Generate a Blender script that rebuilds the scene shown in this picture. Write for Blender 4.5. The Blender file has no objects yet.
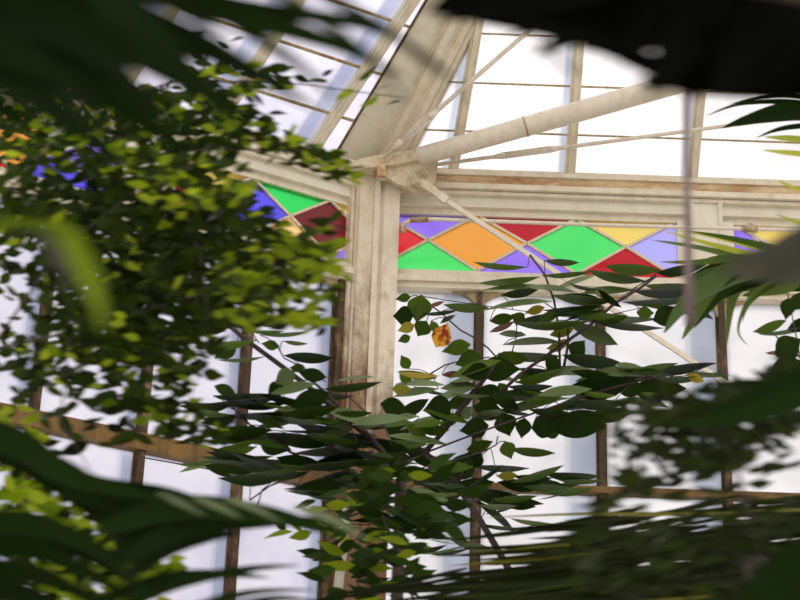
import bpy, math, random
from mathutils import Vector as V
R = random.Random(11)
sc = bpy.context.scene
col = sc.collection

# ------------------------------------------------------------------ camera
F = 1850.0; PITCH = math.radians(23.4); ROLL = 0.035
CAM = V((0, 0, 1.6))
fw = V((0, math.cos(PITCH), math.sin(PITCH)))
r0 = V((1, 0, 0)); u0 = r0.cross(fw)
rt = r0*math.cos(ROLL) + u0*math.sin(ROLL)
up = u0*math.cos(ROLL) - r0*math.sin(ROLL)
def ray(x, y): return fw + rt*((x-400)/F) - up*((y-300)/F)
def at(x, y, Y):
    d = ray(x, y); return CAM + d*(Y/d.y)
def pxm(Y): return Y/math.cos(PITCH)/F          # metres per photo pixel at distance Y

cd = bpy.data.cameras.new('camera'); cam = bpy.data.objects.new('camera', cd); col.objects.link(cam)
from mathutils import Matrix
m = Matrix((rt, up, -fw)).transposed().to_4x4(); m.translation = CAM
cam.matrix_world = m
cd.sensor_width = 36; cd.lens = 36*F/800; cd.clip_start = .05; cd.clip_end = 200
cd.dof.use_dof = True; cd.dof.focus_distance = 12.2; cd.dof.aperture_fstop = 3.0
cd.dof.aperture_ratio = 0.5
sc.camera = cam

# ------------------------------------------------------------------ materials
def lin(c):
    return tuple(((v/255+.055)/1.055)**2.4 if v > 10 else v/255/12.92 for v in c) + (1,)
def newmat(name):
    mt = bpy.data.materials.new(name); mt.use_nodes = True
    nt = mt.node_tree; nt.nodes.clear()
    return mt, nt, nt.nodes.new('ShaderNodeOutputMaterial')
def N(nt, t, **kw):
    n = nt.nodes.new(t)
    for k, v in kw.items():
        if k in n.inputs.keys(): n.inputs[k].default_value = v
        else: setattr(n, k, v)
    return n
def ramp(nt, src, p0, c0, p1, c1):
    r = nt.nodes.new('ShaderNodeValToRGB'); e = r.color_ramp.elements
    e[0].position = p0; e[0].color = c0; e[1].position = p1; e[1].color = c1
    nt.links.new(src, r.inputs['Fac']); return r

def paint(name, base, rust=(120, 74, 32), amount=.5, scale=3.0, rough=.45, dirt=(120, 105, 80), stretch=(1, 1, .5), low=None):
    """old oil paint on iron or wood with dirt and rust patches"""
    mt, nt, out = newmat(name); L = nt.links.new
    tc = N(nt, 'ShaderNodeTexCoord'); mp = N(nt, 'ShaderNodeMapping'); mp.inputs['Scale'].default_value = stretch
    L(tc.outputs['Object'], mp.inputs['Vector'])
    n1 = N(nt, 'ShaderNodeTexNoise', Scale=scale, Detail=8.0, Roughness=.7); L(mp.outputs[0], n1.inputs['Vector'])
    n2 = N(nt, 'ShaderNodeTexNoise', Scale=scale*4.3, Detail=6.0, Roughness=.65); L(mp.outputs[0], n2.inputs['Vector'])
    r2 = ramp(nt, n2.outputs['Fac'], .42, (1, 1, 1, 1), .8, (.0, .0, .0, 1))
    mx = N(nt, 'ShaderNodeMix', data_type='RGBA'); mx.inputs[6].default_value = lin(dirt); mx.inputs[7].default_value = lin(base)
    L(r2.outputs[0], mx.inputs[0])
    r1 = ramp(nt, n1.outputs['Fac'], 1-amount-.12, (0, 0, 0, 1), 1-amount+.12, (1, 1, 1, 1))
    mx2 = N(nt, 'ShaderNodeMix', data_type='RGBA'); mx2.inputs[7].default_value = lin(rust)
    L(mx.outputs[2], mx2.inputs[6]); L(r1.outputs[0], mx2.inputs[0])
    if low:      # brown stain thickens downward, with shade of the lower column painted in
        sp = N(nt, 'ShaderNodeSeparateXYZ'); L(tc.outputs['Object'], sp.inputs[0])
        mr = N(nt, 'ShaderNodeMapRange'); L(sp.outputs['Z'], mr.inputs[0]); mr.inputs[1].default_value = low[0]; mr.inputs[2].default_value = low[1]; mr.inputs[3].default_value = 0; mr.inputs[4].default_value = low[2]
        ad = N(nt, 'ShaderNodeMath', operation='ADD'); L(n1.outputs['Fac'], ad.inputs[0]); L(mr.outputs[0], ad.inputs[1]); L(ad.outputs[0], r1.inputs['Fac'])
    p = N(nt, 'ShaderNodeBsdfPrincipled', Roughness=rough)
    L(mx2.outputs[2], p.inputs['Base Color'])
    b = N(nt, 'ShaderNodeBump', Strength=.25, Distance=.01); L(n2.outputs['Fac'], b.inputs['Height']); L(b.outputs[0], p.inputs['Normal'])
    L(p.outputs[0], out.inputs[0]); return mt

def glass(name, tint, trans=.6, noise=.12, gloss=.04, scale=1.6, tint2=None, root=False):
    """thin glass under old whitewash: part clear, part milky"""
    mt, nt, out = newmat(name); L = nt.links.new
    tc = N(nt, 'ShaderNodeTexCoord')
    n1 = N(nt, 'ShaderNodeTexNoise', Scale=scale, Detail=6.0, Roughness=.6); L(tc.outputs['Object'], n1.inputs['Vector'])
    c1 = lin(tint); c1 = tuple(math.sqrt(x) for x in c1) if root else c1; c2 = lin(tint2) if tint2 else tuple(c*(1-noise) for c in c1[:3])+(1,)
    r = ramp(nt, n1.outputs['Fac'], .35, c2, .6, c1)
    t = N(nt, 'ShaderNodeBsdfTransparent'); d = N(nt, 'ShaderNodeBsdfTranslucent')
    L(r.outputs[0], t.inputs[0]); L(r.outputs[0], d.inputs[0])
    mx = N(nt, 'ShaderNodeMixShader', Fac=1-trans); L(t.outputs[0], mx.inputs[1]); L(d.outputs[0], mx.inputs[2])
    g = N(nt, 'ShaderNodeBsdfGlossy', Roughness=.15)
    m2 = N(nt, 'ShaderNodeMixShader', Fac=gloss); L(mx.outputs[0], m2.inputs[1]); L(g.outputs[0], m2.inputs[2])
    L(m2.outputs[0], out.inputs[0]); return mt

def leafmat(name, ca, cb, transl=.35, rough=.4, spec=.4, tcol=None):
    mt, nt, out = newmat(name); L = nt.links.new
    gi = N(nt, 'ShaderNodeNewGeometry')
    r = ramp(nt, gi.outputs['Random Per Island'], 0, lin(ca), 1, lin(cb))
    tc = N(nt, 'ShaderNodeTexCoord'); n1 = N(nt, 'ShaderNodeTexNoise', Scale=9.0, Detail=3.0); L(tc.outputs['Object'], n1.inputs['Vector'])
    hs = N(nt, 'ShaderNodeHueSaturation'); L(r.outputs[0], hs.inputs['Color'])
    mr = N(nt, 'ShaderNodeMapRange'); mr.inputs[3].default_value = .75; mr.inputs[4].default_value = 1.25
    L(n1.outputs['Fac'], mr.inputs[0]); L(mr.outputs[0], hs.inputs['Value'])
    p = N(nt, 'ShaderNodeBsdfPrincipled', Roughness=rough); p.inputs['Specular IOR Level'].default_value = spec
    L(hs.outputs[0], p.inputs['Base Color'])
    t = N(nt, 'ShaderNodeBsdfTranslucent')
    if tcol: t.inputs[0].default_value = lin(tcol)
    else: L(hs.outputs[0], t.inputs[0])
    mx = N(nt, 'ShaderNodeMixShader', Fac=transl); L(p.outputs[0], mx.inputs[1]); L(t.outputs[0], mx.inputs[2])
    L(mx.outputs[0], out.inputs[0]); return mt

CREAM = paint('cream_paint', (226, 218, 202), amount=.26, scale=2.2, dirt=(196, 184, 160))
CREAM2 = paint('cream_board_paint', (228, 222, 210), amount=.18, scale=1.4, dirt=(206, 198, 180))
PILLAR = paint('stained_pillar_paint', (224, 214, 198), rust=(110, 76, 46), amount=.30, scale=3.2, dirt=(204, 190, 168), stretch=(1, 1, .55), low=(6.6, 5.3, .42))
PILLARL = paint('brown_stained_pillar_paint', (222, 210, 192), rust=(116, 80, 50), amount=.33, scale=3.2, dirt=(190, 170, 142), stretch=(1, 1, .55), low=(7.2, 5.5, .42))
RUSTY = paint('rusty_cream_paint', (218, 196, 160), rust=(150, 90, 40), amount=.42, scale=4, dirt=(186, 142, 90), stretch=(.6, .6, 2))
TAN = paint('tan_cast_iron', (186, 166, 128), rust=(96, 70, 40), amount=.4, scale=7, dirt=(140, 116, 80))
OLDIRON = paint('rusted_glazing_bar', (150, 124, 88), rust=(64, 44, 24), amount=.6, scale=9, dirt=(84, 62, 38), rough=.7)
OLDBAR = paint('yellow_brown_bar', (136, 104, 44), rust=(84, 58, 22), amount=.5, scale=5, dirt=(110, 80, 34), rough=.6)
ROD = paint('cream_rod_paint', (224, 214, 202), amount=.16, scale=4, dirt=(204, 190, 172), rough=.4)
GUSSET = paint('mossy_cast_iron', (216, 204, 180), rust=(128, 104, 60), amount=.38, scale=7, dirt=(176, 156, 112), stretch=(1, 1, 1))
LAP = paint('roof_lap_iron', (196, 180, 150), rust=(140, 104, 66), amount=.45, scale=9)
LEAD = paint('muntin_paint', (222, 208, 186), amount=.22, scale=9, dirt=(190, 172, 146))
PIPE = paint('grey_pipe_paint', (170, 172, 160), amount=.2, scale=4)
STONE = paint('masonry_base', (120, 112, 100), amount=.3, scale=2)
BARK = paint('dark_bark', (62, 44, 42), rust=(38, 26, 28), amount=.5, scale=12, dirt=(44, 32, 30), rough=.7)
TWIG = paint('purple_brown_twig', (78, 48, 62), rust=(46, 28, 36), amount=.5, scale=12, dirt=(60, 38, 48), rough=.6)
BOUNCE = paint('pale_bounce_floor', (214, 208, 196), rust=(150, 140, 120), amount=.3, scale=2, dirt=(180, 172, 156), rough=.9)  # unseen floor coloured pale on purpose to bounce light upward
CORD = paint('aerial_root_skin', (104, 84, 100), rust=(90, 74, 70), amount=.4, scale=9)

GW = glass('whitewashed_glass', (250, 249, 252), .55)
GL = glass('lavender_whitewashed_glass', (238, 237, 245), .55, tint2=(224, 224, 238))
GB = glass('bluish_bar_shade', (222, 228, 238), .7)  # bluish sheet standing in for shade of the bars behind frosted glass
COLS = {'purple': (158, 124, 255), 'red': (226, 40, 48), 'dark_red': (188, 6, 36), 'green': (78, 232, 112), 'orange': (248, 168, 66),
        'yellow': (250, 220, 112), 'lavender': (182, 178, 255), 'blue': (92, 84, 240), 'maroon': (112, 22, 30), 'peach': (255, 214, 140), 'bright_green': (36, 222, 96)}
SG = {k: glass('stained_glass_'+k, c, .8, noise=.06, gloss=.03, root=True) for k, c in COLS.items()}

LF = {'g': leafmat('leaf_mid_green', (54, 80, 20), (86, 110, 34), .38, spec=.12),
      'd': leafmat('leaf_dark_green', (24, 44, 10), (46, 68, 20), .28, spec=.07),
      's': leafmat('leaf_greyish_green', (82, 100, 56), (108, 126, 82), .22, rough=.4, spec=.25),  # grey sheen of glossy leaf tops put into the colour
      'y': leafmat('leaf_yellowing', (128, 134, 40), (172, 152, 56), .4, spec=.2),
      'r': leafmat('leaf_brown', (110, 70, 52), (134, 86, 60), .3)}
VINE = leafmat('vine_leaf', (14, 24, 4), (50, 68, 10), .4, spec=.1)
VINEB = leafmat('vine_leaf_sunlit', (84, 108, 8), (150, 166, 34), .5, spec=.12)  # lit copy of the vine leaf; sun and highlights put into its colours
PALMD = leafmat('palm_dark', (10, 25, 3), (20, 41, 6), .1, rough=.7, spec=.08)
PALMK = leafmat('black_green_leaf', (5, 6, 4), (9, 10, 7), .02, rough=.8, spec=.02)  # silhouette and shade of the overhang put into this near-black colour
PALMG = leafmat('palm_green', (60, 88, 26), (92, 116, 40), .35)
PALMY = leafmat('palm_yellow_green', (150, 164, 50), (186, 190, 70), .4)
PALMS = leafmat('palm_grey', (62, 62, 56), (72, 72, 64), .06, rough=.5, spec=.15)
PALMT = leafmat('palm_grey_green', (92, 108, 80), (108, 120, 92), .15, rough=.4, spec=.3)
CYCAD = leafmat('cycad_leaf', (16, 22, 6), (44, 56, 14), .15, spec=.1)
CYCADY = leafmat('cycad_leaf_yellowed', (100, 98, 24), (130, 124, 36), .3)
YLEAF = leafmat('pale_yellow_green_leaf', (84, 108, 14), (112, 132, 30), .4, spec=.15)
def withered():
    mt, nt, out = newmat('withered_leaf'); L = nt.links.new
    tc = N(nt, 'ShaderNodeTexCoord'); n = N(nt, 'ShaderNodeTexNoise', Scale=26.0, Detail=4.0); L(tc.outputs['Object'], n.inputs['Vector'])
    r = ramp(nt, n.outputs['Fac'], .42, lin((150, 44, 20)), .56, lin((232, 170, 44)))
    p = N(nt, 'ShaderNodeBsdfPrincipled', Roughness=.6); L(r.outputs[0], p.inputs['Base Color'])
    t = N(nt, 'ShaderNodeBsdfTranslucent'); L(r.outputs[0], t.inputs[0])
    mx = N(nt, 'ShaderNodeMixShader', Fac=.45); L(p.outputs[0], mx.inputs[1]); L(t.outputs[0], mx.inputs[2]); L(mx.outputs[0], out.inputs[0]); return mt
WITHER = withered()

# ------------------------------------------------------------------ mesh helpers
def tag(o, label=None, cat=None, group=None, kind=None):
    if label: o['label'] = label
    if cat: o['category'] = cat
    if group: o['group'] = group
    if kind: o['kind'] = kind
    return o
def empty(name, loc, label=None, cat=None, group=None, kind=None):
    o = bpy.data.objects.new(name, None); o.empty_display_size = .1; o.location = loc; col.objects.link(o)
    return tag(o, label, cat, group, kind)

def prof_at(P, t):
    x = t*(len(P)-1); k = min(int(x), len(P)-2); u = x-k
    a, b, c, d = P[max(k-1, 0)], P[k], P[k+1], P[min(k+2, len(P)-1)]
    return max(.01, .5*(2*b+(c-a)*u+(2*a-5*b+4*c-d)*u*u+(3*b-a-3*c+d)*u**3))
class MB:
    def __init__(s): s.v = []; s.f = []; s.m = []
    def add(s, vs, fs, mi=0):
        o = len(s.v); s.v += [tuple(p) for p in vs]; s.f += [tuple(i+o for i in q) for q in fs]; s.m += [mi]*len(fs)
    def hexa(s, p, mi=0):      # eight corners: bottom ring then top ring
        s.add(p, [(3, 2, 1, 0), (4, 5, 6, 7), (0, 1, 5, 4), (1, 2, 6, 5), (2, 3, 7, 6), (3, 0, 4, 7)], mi)
    def bar(s, a, b, w, h, n, mi=0):     # rectangular bar a->b; h along n, w across
        a = V(a); b = V(b); d = (b-a).normalized(); n = V(n); n = (n-d*n.dot(d)).normalized(); x = d.cross(n)
        q = [x*(-w/2)-n*(h/2), x*(w/2)-n*(h/2), x*(w/2)+n*(h/2), x*(-w/2)+n*(h/2)]
        s.hexa([a+k for k in q]+[b+k for k in q], mi)
    def prism(s, pts, off, mi=0):
        n = len(pts); off = V(off); vs = [V(p) for p in pts]+[V(p)+off for p in pts]
        fs = [tuple(range(n-1, -1, -1)), tuple(range(n, 2*n))]+[(i, (i+1) % n, (i+1) % n+n, i+n) for i in range(n)]
        s.add(vs, fs, mi)
    def tube(s, pts, rad, k=8, mi=0):
        pts = [V(p) for p in pts]; n = len(pts)
        if not isinstance(rad, (list, tuple)): rad = [rad]*n
        vs = []; nrm = None
        for i, p in enumerate(pts):
            d = (pts[min(i+1, n-1)]-pts[max(i-1, 0)]).normalized()
            if nrm is None: nrm = d.orthogonal().normalized()
            nrm = (nrm-d*nrm.dot(d)).normalized(); b = d.cross(nrm)
            for j in range(k):
                a = 2*math.pi*j/k; vs.append(p+(nrm*math.cos(a)+b*math.sin(a))*rad[i])
        fs = [(i*k+j, i*k+(j+1) % k, (i+1)*k+(j+1) % k, (i+1)*k+j) for i in range(n-1) for j in range(k)]
        fs += [tuple(range(k-1, -1, -1)), tuple(range((n-1)*k, n*k))]
        s.add(vs, fs, mi)
    def leaf(s, base, ax, nr, L, W, prof='ov', droop=.15, fold=.12, seg=7, mi=0, wave=0):
        ax = V(ax).normalized(); nr = V(nr); nr = (nr-ax*nr.dot(ax)).normalized(); sd = ax.cross(nr)
        P = PROF[prof]; vs = []; fs = []
        for i in range(seg+1):
            t = i/seg; w = prof_at(P, t)*W/2
            c = V(base)+ax*(L*t)-nr*(droop*L*t*t)
            e = nr*(fold*w+wave*w*math.sin(t*17))
            vs += [c-sd*w+e, c, c+sd*w+e]
        for i in range(seg):
            a = i*3; fs += [(a, a+1, a+4, a+3), (a+1, a+2, a+5, a+4)]
        s.add(vs, fs, mi)
    def build(s, name, mats, parent=None, smooth=True, label=None):
        me = bpy.data.meshes.new(name)
        o = bpy.data.objects.new(name, me)
        c = V((0, 0, 0))
        if parent is None and s.v:
            xs = [V(p) for p in s.v]; lo = V([min(p[i] for p in xs) for i in range(3)]); hi = V([max(p[i] for p in xs) for i in range(3)])
            c = V(((lo.x+hi.x)/2, (lo.y+hi.y)/2, lo.z)); o.location = c
        elif parent is not None: c = WL[parent.name]
        me.from_pydata([tuple(V(p)-c) for p in s.v], [], s.f); 
        for mm in (mats if isinstance(mats, (list, tuple)) else [mats]): me.materials.append(mm)
        me.polygons.foreach_set('material_index', s.m)
        if smooth: me.polygons.foreach_set('use_smooth', [True]*len(s.f))
        me.update(); col.objects.link(o)
        if parent is not None: o.parent = parent
        WL[o.name] = c if parent is None else WL[parent.name]
        if label: o['label'] = label
        return o
WL = {}      # world position of every object's origin (parts keep their thing's origin)
def thing(name, loc, label=None, cat=None, group=None, kind=None):
    o = empty(name, loc, label, cat, group, kind); WL[o.name] = V(loc); return o
PROF = {'ov': [.06, .62, .95, 1, .9, .62, .28, .02], 'el': [.05, .5, .85, 1, 1, .85, .5, .03], 'round': [.1, .8, 1, 1, 1, .9, .6, .05],
        'bl': [.55, .85, 1, 1, .92, .78, .55, .3, .04], 'big': [.3, .8, 1, 1, .95, .85, .65, .4, .05]}

def clip(poly, f):
    """keep the part of a 2-D polygon where f(p) >= 0 (f linear)"""
    out = []
    for i in range(len(poly)):
        a = poly[i]; b = poly[(i+1) % len(poly)]; fa = f(a); fb = f(b)
        if fa >= 0: out.append(a)
        if (fa >= 0) != (fb >= 0):
            t = fa/(fa-fb); out.append((a[0]+(b[0]-a[0])*t, a[1]+(b[1]-a[1])*t))
    return out

# ------------------------------------------------------------------ the building
COR = V((-.24, 12, 0))
class Fr:
    def __init__(s, o, t, n): s.o = V(o); s.t = V(t); s.n = V(n)
    def p(s, a, d, z): return s.o+s.t*a+s.n*d+V((0, 0, z))
    def box(s, mb, a0, a1, d0, d1, z0, z1, mi=0):
        mb.hexa([s.p(a0, d0, z0), s.p(a1, d0, z0), s.p(a1, d1, z0), s.p(a0, d1, z0), s.p(a0, d0, z1), s.p(a1, d0, z1), s.p(a1, d1, z1), s.p(a0, d1, z1)], mi)
    def poly(s, mb, pts, d0, d1, mi=0):
        mb.prism([s.p(a, d0, z) for a, z in pts], s.n*(d1-d0), mi)
RW = Fr(COR, (1, 0, 0), (0, -1, 0))
C60, S60 = math.cos(math.radians(60)), math.sin(math.radians(60))
LW = Fr(COR, (-S60, -C60, 0), (C60, -S60, 0))

ZT, ZB, ZM = 7.472, 7.035, 7.262
wnum = [0]
def wall(fr, name, s0, s1, stiles, mulls, barmat, barz, barh, bayr):
    w = thing(name, fr.p(0, 0, 0), kind='structure')
    def bx(nm, mat, *boxes, label=None):
        mb = MB()
        for b in boxes: fr.box(mb, *b)
        return mb.build(nm, mat, w, smooth=False, label=label)
    def mo(d, z0, z1): return (s0, s1, -.05, d, z0-.516*d, z1-.516*d)
    bx('wall_plate', CREAM, mo(.13, 7.808, 7.845), (s0, s1, -.06, .01, 7.7, 7.85))
    bx('gutter_rail', RUSTY, mo(.11, 7.735, 7.812), label='rust-stained rail under the roof')
    bx('cornice', CREAM, mo(.14, 7.70, 7.74), mo(.09, 7.672, 7.71), mo(.105, 7.65, 7.676))
    bx('frieze_board', CREAM2, mo(.06, 7.556, 7.66), mo(.072, 7.548, 7.560))
    bx('band_head', CREAM, (s0, s1, -.04, .03, ZT-.012, 7.56))
    bx('band_sill', CREAM, mo(.07, ZB-.035, ZB+.006), mo(.11, ZB-.075, ZB-.03), mo(.08, ZB-.13, ZB-.07))
    for a, b in stiles:
        q = .035
        bx('stile', CREAM2, (a+q*.6, b-q*.6, -.04, .085, ZB-.13, 7.665), (a, a+q*.8, -.04, .10, ZB, 7.66), (b-q*.8, b, -.04, .10, ZB, 7.66), (a-.085, b+.085, -.04, .05, ZB, ZT))
    zt = ZB-.165
    for a in mulls:
        mb = MB(); fr.box(mb, a-.02, a+.02, -.05, .055, 3.2, zt-.02); fr.box(mb, a-.036, a+.036, -.03, .0, 3.2, zt-.02)
        mb.build('mullion', OLDIRON, w, smooth=False)
        mb = MB(); pts = [(a-.27, zt)]
        for k in range(9):
            t = k/8*math.pi/2; pts.append((a-.27+.24*math.sin(t), zt-.115*(1-math.cos(t))))
        pts += [(a-.03, zt-.13), (a+.03, zt-.13)]+[(2*a-x, z) for x, z in pts[::-1][:-1]]+[(a+.27, zt)]
        fr.poly(mb, pts, -.03, .03); mb.build('spandrel', TAN, w, smooth=False, label='rusty arched spandrel over a glazing bar')
    bx('transom_bar', barmat, (s0, s1, -.03, .07, barz-barh/2, barz+barh/2))
    bx('transom_bar', barmat, (s0, s1, -.03, .07, 4.2, 4.26))
    bx('base_wall', STONE, (s0, s1, -.15, .12, 0, 3.2))
    # plain panes between the mullions
    ed = [s0]+[a for a in mulls if s0 < a < s1]+[s1]
    sgn = 1 if fr is RW else -1
    for a, b in zip(ed[:-1], ed[1:]):
        wnum[0] += 1
        win = thing('window_%d' % wnum[0], fr.p((a+b)/2, 0, 3.2), kind='structure')
        for z0, z1 in ((3.2, 4.2), (4.26, barz-barh/2), (barz+barh/2, zt+.03)):
            mb = MB(); fr.box(mb, a+.005, b-.005, -.02, -.012, z0, z1); mb.build('pane', GW if fr is RW else GL, win, smooth=False)
            mb = MB()  # added sheet imitating the shade of the mullion's outer fin
            if sgn > 0: fr.box(mb, b-.25, b-.01, -.06, -.05, z0, z1)
            else: fr.box(mb, a+.01, a+.12, -.06, -.05, z0, z1)
            mb.build('bar_shade_strip', GB, win, smooth=False, label='bluish strip added for the shade of the outer fin')
    return w
def stained(fr, s0, s1, c0, hw, cols):
    """one panel of the lattice: crossings every 2*hw starting at c0; cols gives (top, diamond right of the crossing, bottom) per crossing"""
    wnum[0] += 1
    win = thing('window_%d' % wnum[0], fr.p((s0+s1)/2, 0, ZB), kind='structure')
    def pane(pts, c):
        pts = clip(clip(pts, lambda p: p[0]-s0), lambda p: s1-p[0])
        if len(pts) < 3: return
        mb = MB(); fr.poly(mb, pts, -.008, .004); mb.build('stained_pane', SG[c], win, smooth=False, label=c.replace('_', ' ')+' stained glass pane')
    mb = MB(); edges = []
    for k, (a, b, c) in enumerate(cols):
        x = c0+2*hw*k
        pane([(x-hw, ZT), (x+hw, ZT), (x, ZM)], a); pane([(x, ZM), (x+hw, ZT), (x+2*hw, ZM), (x+hw, ZB)], b); pane([(x-hw, ZB), (x, ZM), (x+hw, ZB)], c)
        for kk, xe in ((0, x-2*hw), (len(cols)-1, x+2*hw)):
            if k == kk: pane([(xe-hw, ZT), (xe+hw, ZT), (xe, ZM)], cols[-1-k][0]); pane([(xe-hw, ZB), (xe, ZM), (xe+hw, ZB)], cols[-1-k][2])
        if k == 0: pane([(x-2*hw, ZM), (x-hw, ZT), (x, ZM), (x-hw, ZB)], 'red' if fr is RW and s0 < 1 else 'maroon' if s0 < 1 else 'purple')
        for e in (((x-hw, ZT), (x, ZM)), ((x+hw, ZT), (x, ZM)), ((x-hw, ZB), (x, ZM)), ((x+hw, ZB), (x, ZM))): edges.append(e)
        if k == 0: edges += [((x-hw, ZT), (x-2*hw, ZM)), ((x-hw, ZB), (x-2*hw, ZM))]
        if k == len(cols)-1: edges += [((x+hw, ZT), (x+2*hw, ZM)), ((x+hw, ZB), (x+2*hw, ZM))]
    for (a, b) in edges:
        q = [a, b]
        lo = max(s0, min(a[0], b[0])); hi = min(s1, max(a[0], b[0]))
        if hi-lo < .01: continue
        f = lambda x: a[1]+(b[1]-a[1])*(x-a[0])/(b[0]-a[0])
        oo = .010 if b[1] > a[1] else .007
        mb.bar(fr.p(lo, oo, f(lo)), fr.p(hi, oo, f(hi)), .019, .026, fr.n)
    mb.build('muntin', LEAD, win, smooth=False)
    return win

wall(RW, 'wall_right', .0, 4.9, [(2.295, 2.53)], [.80, 1.655, 2.505, 3.36, 4.2], OLDBAR, 5.425, .045, 0)
wall(LW, 'wall_left', .0, 5.0, [(1.62, 1.84), (3.3, 3.52)], [.225, .90, 1.595, 2.317, 3.04, 3.76, 4.48], OLDBAR, 5.385, .11, 0)
stained(RW, .10, 2.215, .425, .355, [('purple', 'orange', 'green'), ('dark_red', 'green', 'purple'), ('yellow', 'lavender', 'dark_red')])
stained(RW, 2.61, 4.8, 2.98, .355, [('yellow', 'green', 'orange'), ('purple', 'red', 'green'), ('orange', 'yellow', 'purple')])
stained(LW, .17, 1.56, .64, .31, [('bright_green', 'blue', 'peach'), ('yellow', 'red', 'purple')])
stained(LW, 1.90, 3.24, 2.35, .31, [('green', 'orange', 'blue'), ('peach', 'green', 'red')])

fl = MB(); fl.hexa([V((x, y, z)) for z in (-.3, 0) for x, y in ((-14, -10), (14, -10), (14, 12.2), (-14, 12.2))])
tag(fl.build('floor', BOUNCE, smooth=False), kind='structure')

# --- roof: two glazed slopes meeting at a broad boarded hip
EV = COR+V((0, 0, 7.85))
ce = thing('ceiling', EV, kind='structure')
# right slope: coordinates (s, e): EV + (1,0,0) s + (0,-1,1) e
def RR(s, e, o=0): return EV+V((s, -e, e))+V((0, -.7071, -.7071))*o
HK = 1/1.535
hipf = lambda p: p[0]-p[1]*HK-.19
barsR = [(.59, .17), (1.443, 0), (2.335, 0), (3.225, 0), (4.115, 0)]
laps = [-.02, .205, .46, .715, .97, 1.225, 1.48, 1.735, 1.99]
xs = [(-.5, .66)]+barsR
for i, ((a, ka), (b, kb)) in enumerate(zip(xs[:-1], xs[1:])):
    for e0, e1 in zip(laps[:-1], laps[1:]):
        q = [(a+ka*e0, e0), (b+kb*e0, e0), (b+kb*e1, e1), (a+ka*e1, e1)]
        q = clip(q, hipf)
        if len(q) < 3: continue
        mb = MB(); mb.prism([RR(s, e) for s, e in q], V((0, .003, .003))); mb.build('roof_pane', GW, ce, smooth=False)
for a, ka in barsR:
    mb = MB(); mb.bar(RR(a, -.02, .02), RR(a+ka*1.99, 1.99, .02), .075, .05, (0, -1, -1)); mb.bar(RR(a, -.02, .05), RR(a+ka*1.99, 1.99, .05), .03, .06, (0, -1, -1))
    mb.build('rafter', CREAM, ce, smooth=False)
    mb = MB(); mb.hexa([RR(a-.09, 0, -.02), RR(a-.02, 0, -.02), RR(a-.02+ka*1.99, 1.99, -.02), RR(a-.09+ka*1.99, 1.99, -.02), RR(a-.09, 0, -.03), RR(a-.02, 0, -.03), RR(a-.02+ka*1.99, 1.99, -.03), RR(a-.09+ka*1.99, 1.99, -.03)])
    mb.build('bar_shade_strip', GB, ce, smooth=False)  # added strip for the rafter's shade seen through the pane
mb = MB()
for e in laps[1:]:
    mb.bar(RR(max(.2, e*HK+.2), e, .006), RR(4.6, e, .006), .013, .010, (0, -1, -1))
mb.build('glass_lap', LAP, ce, smooth=False)
# left slope
dl = V(LW.n)+V(LW.t)*(-.23)+V((0, 0, math.tan(math.radians(40))))
nl = V(LW.t).cross(dl).normalized(); nl = -nl if nl.z > 0 else nl
def LR(s, e, o=0): return EV+V(LW.t)*s+dl*e+nl*o
# hip line in (s, e) of the left slope
hd = V((1, -1.535, 1.535)); eh = hd.z/dl.z; sh = (hd-dl*eh).dot(V(LW.t))
HKL = sh/eh
hipl = lambda p: p[0]-p[1]*HKL
board = lambda e: .315+.09*e
lapsL = [-.02, .222, .522, .822, 1.12, 1.42, 1.72, 2.02]
ribs = [.50, 1.24, 1.98, 2.72, 3.46, 4.2]
ex = [None]+ribs
for a, b in zip(ex[:-1], ex[1:]):
    for e0, e1 in zip(lapsL[:-1], lapsL[1:]):
        a0, a1 = (board(e0), board(e1)) if a is None else (a, a)
        mb = MB(); mb.prism([LR(s, e) for s, e in ((a0, e0), (b, e0), (b, e1), (a1, e1))], nl*-.004); mb.build('roof_pane', GL, ce, smooth=False)
for a in ribs:
    mb = MB(); mb.bar(LR(a, -.02, .02), LR(a, 2.02, .02), .085, .05, nl); mb.bar(LR(a, -.02, .05), LR(a, 2.02, .05), .06, .05, nl); mb.bar(LR(a, -.02, .075), LR(a, 2.02, .075), .025, .04, nl)
    mb.build('rafter', CREAM, ce, smooth=False)
    mb = MB(); mb.prism([LR(s, e, -.03) for s, e in ((a+.05, 0), (a+.17, 0), (a+.17, 2.02), (a+.05, 2.02))], nl*-.004); mb.build('bar_shade_strip', GB, ce, smooth=False)  # last strip is added too, as painted shade beside each left rafter
mb = MB()
for e in lapsL[1:]: mb.bar(LR(board(e), e, .008), LR(4.4, e, .008), .02, .018, nl)
mb.build('glass_lap', LAP, ce, smooth=False)
mb = MB(); mb.prism([LR(*q, .012) for q in ((board(-.02), -.02), (board(2.02), 2.02), (HKL*2.02-.1, 2.02), (-.1, -.02))], nl*-.04); mb.build('hip_board', CREAM2, ce, smooth=False)
mb = MB(); mb.bar(LR(board(0), 0, .02), LR(board(2.0), 2.0, .02), .012, .02, nl); mb.build('board_edge', OLDIRON, ce, smooth=False)
mb = MB()
for off, w_, h_ in ((.02, .05, .10), (.075, .045, .06), (.125, .05, .09), (.18, .035, .05)):
    mb.bar(RR(off, -.04, .03), RR(1.99*HK+off, 1.99, .03), w_, h_, (.3, -1, -1))
mb.bar(RR(.1, -.04, .0), RR(1.99*HK+.1, 1.99, .0), .24, .03, (.2, -1, -1))
mb.build('hip_moulding', CREAM, ce, smooth=False)

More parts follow.
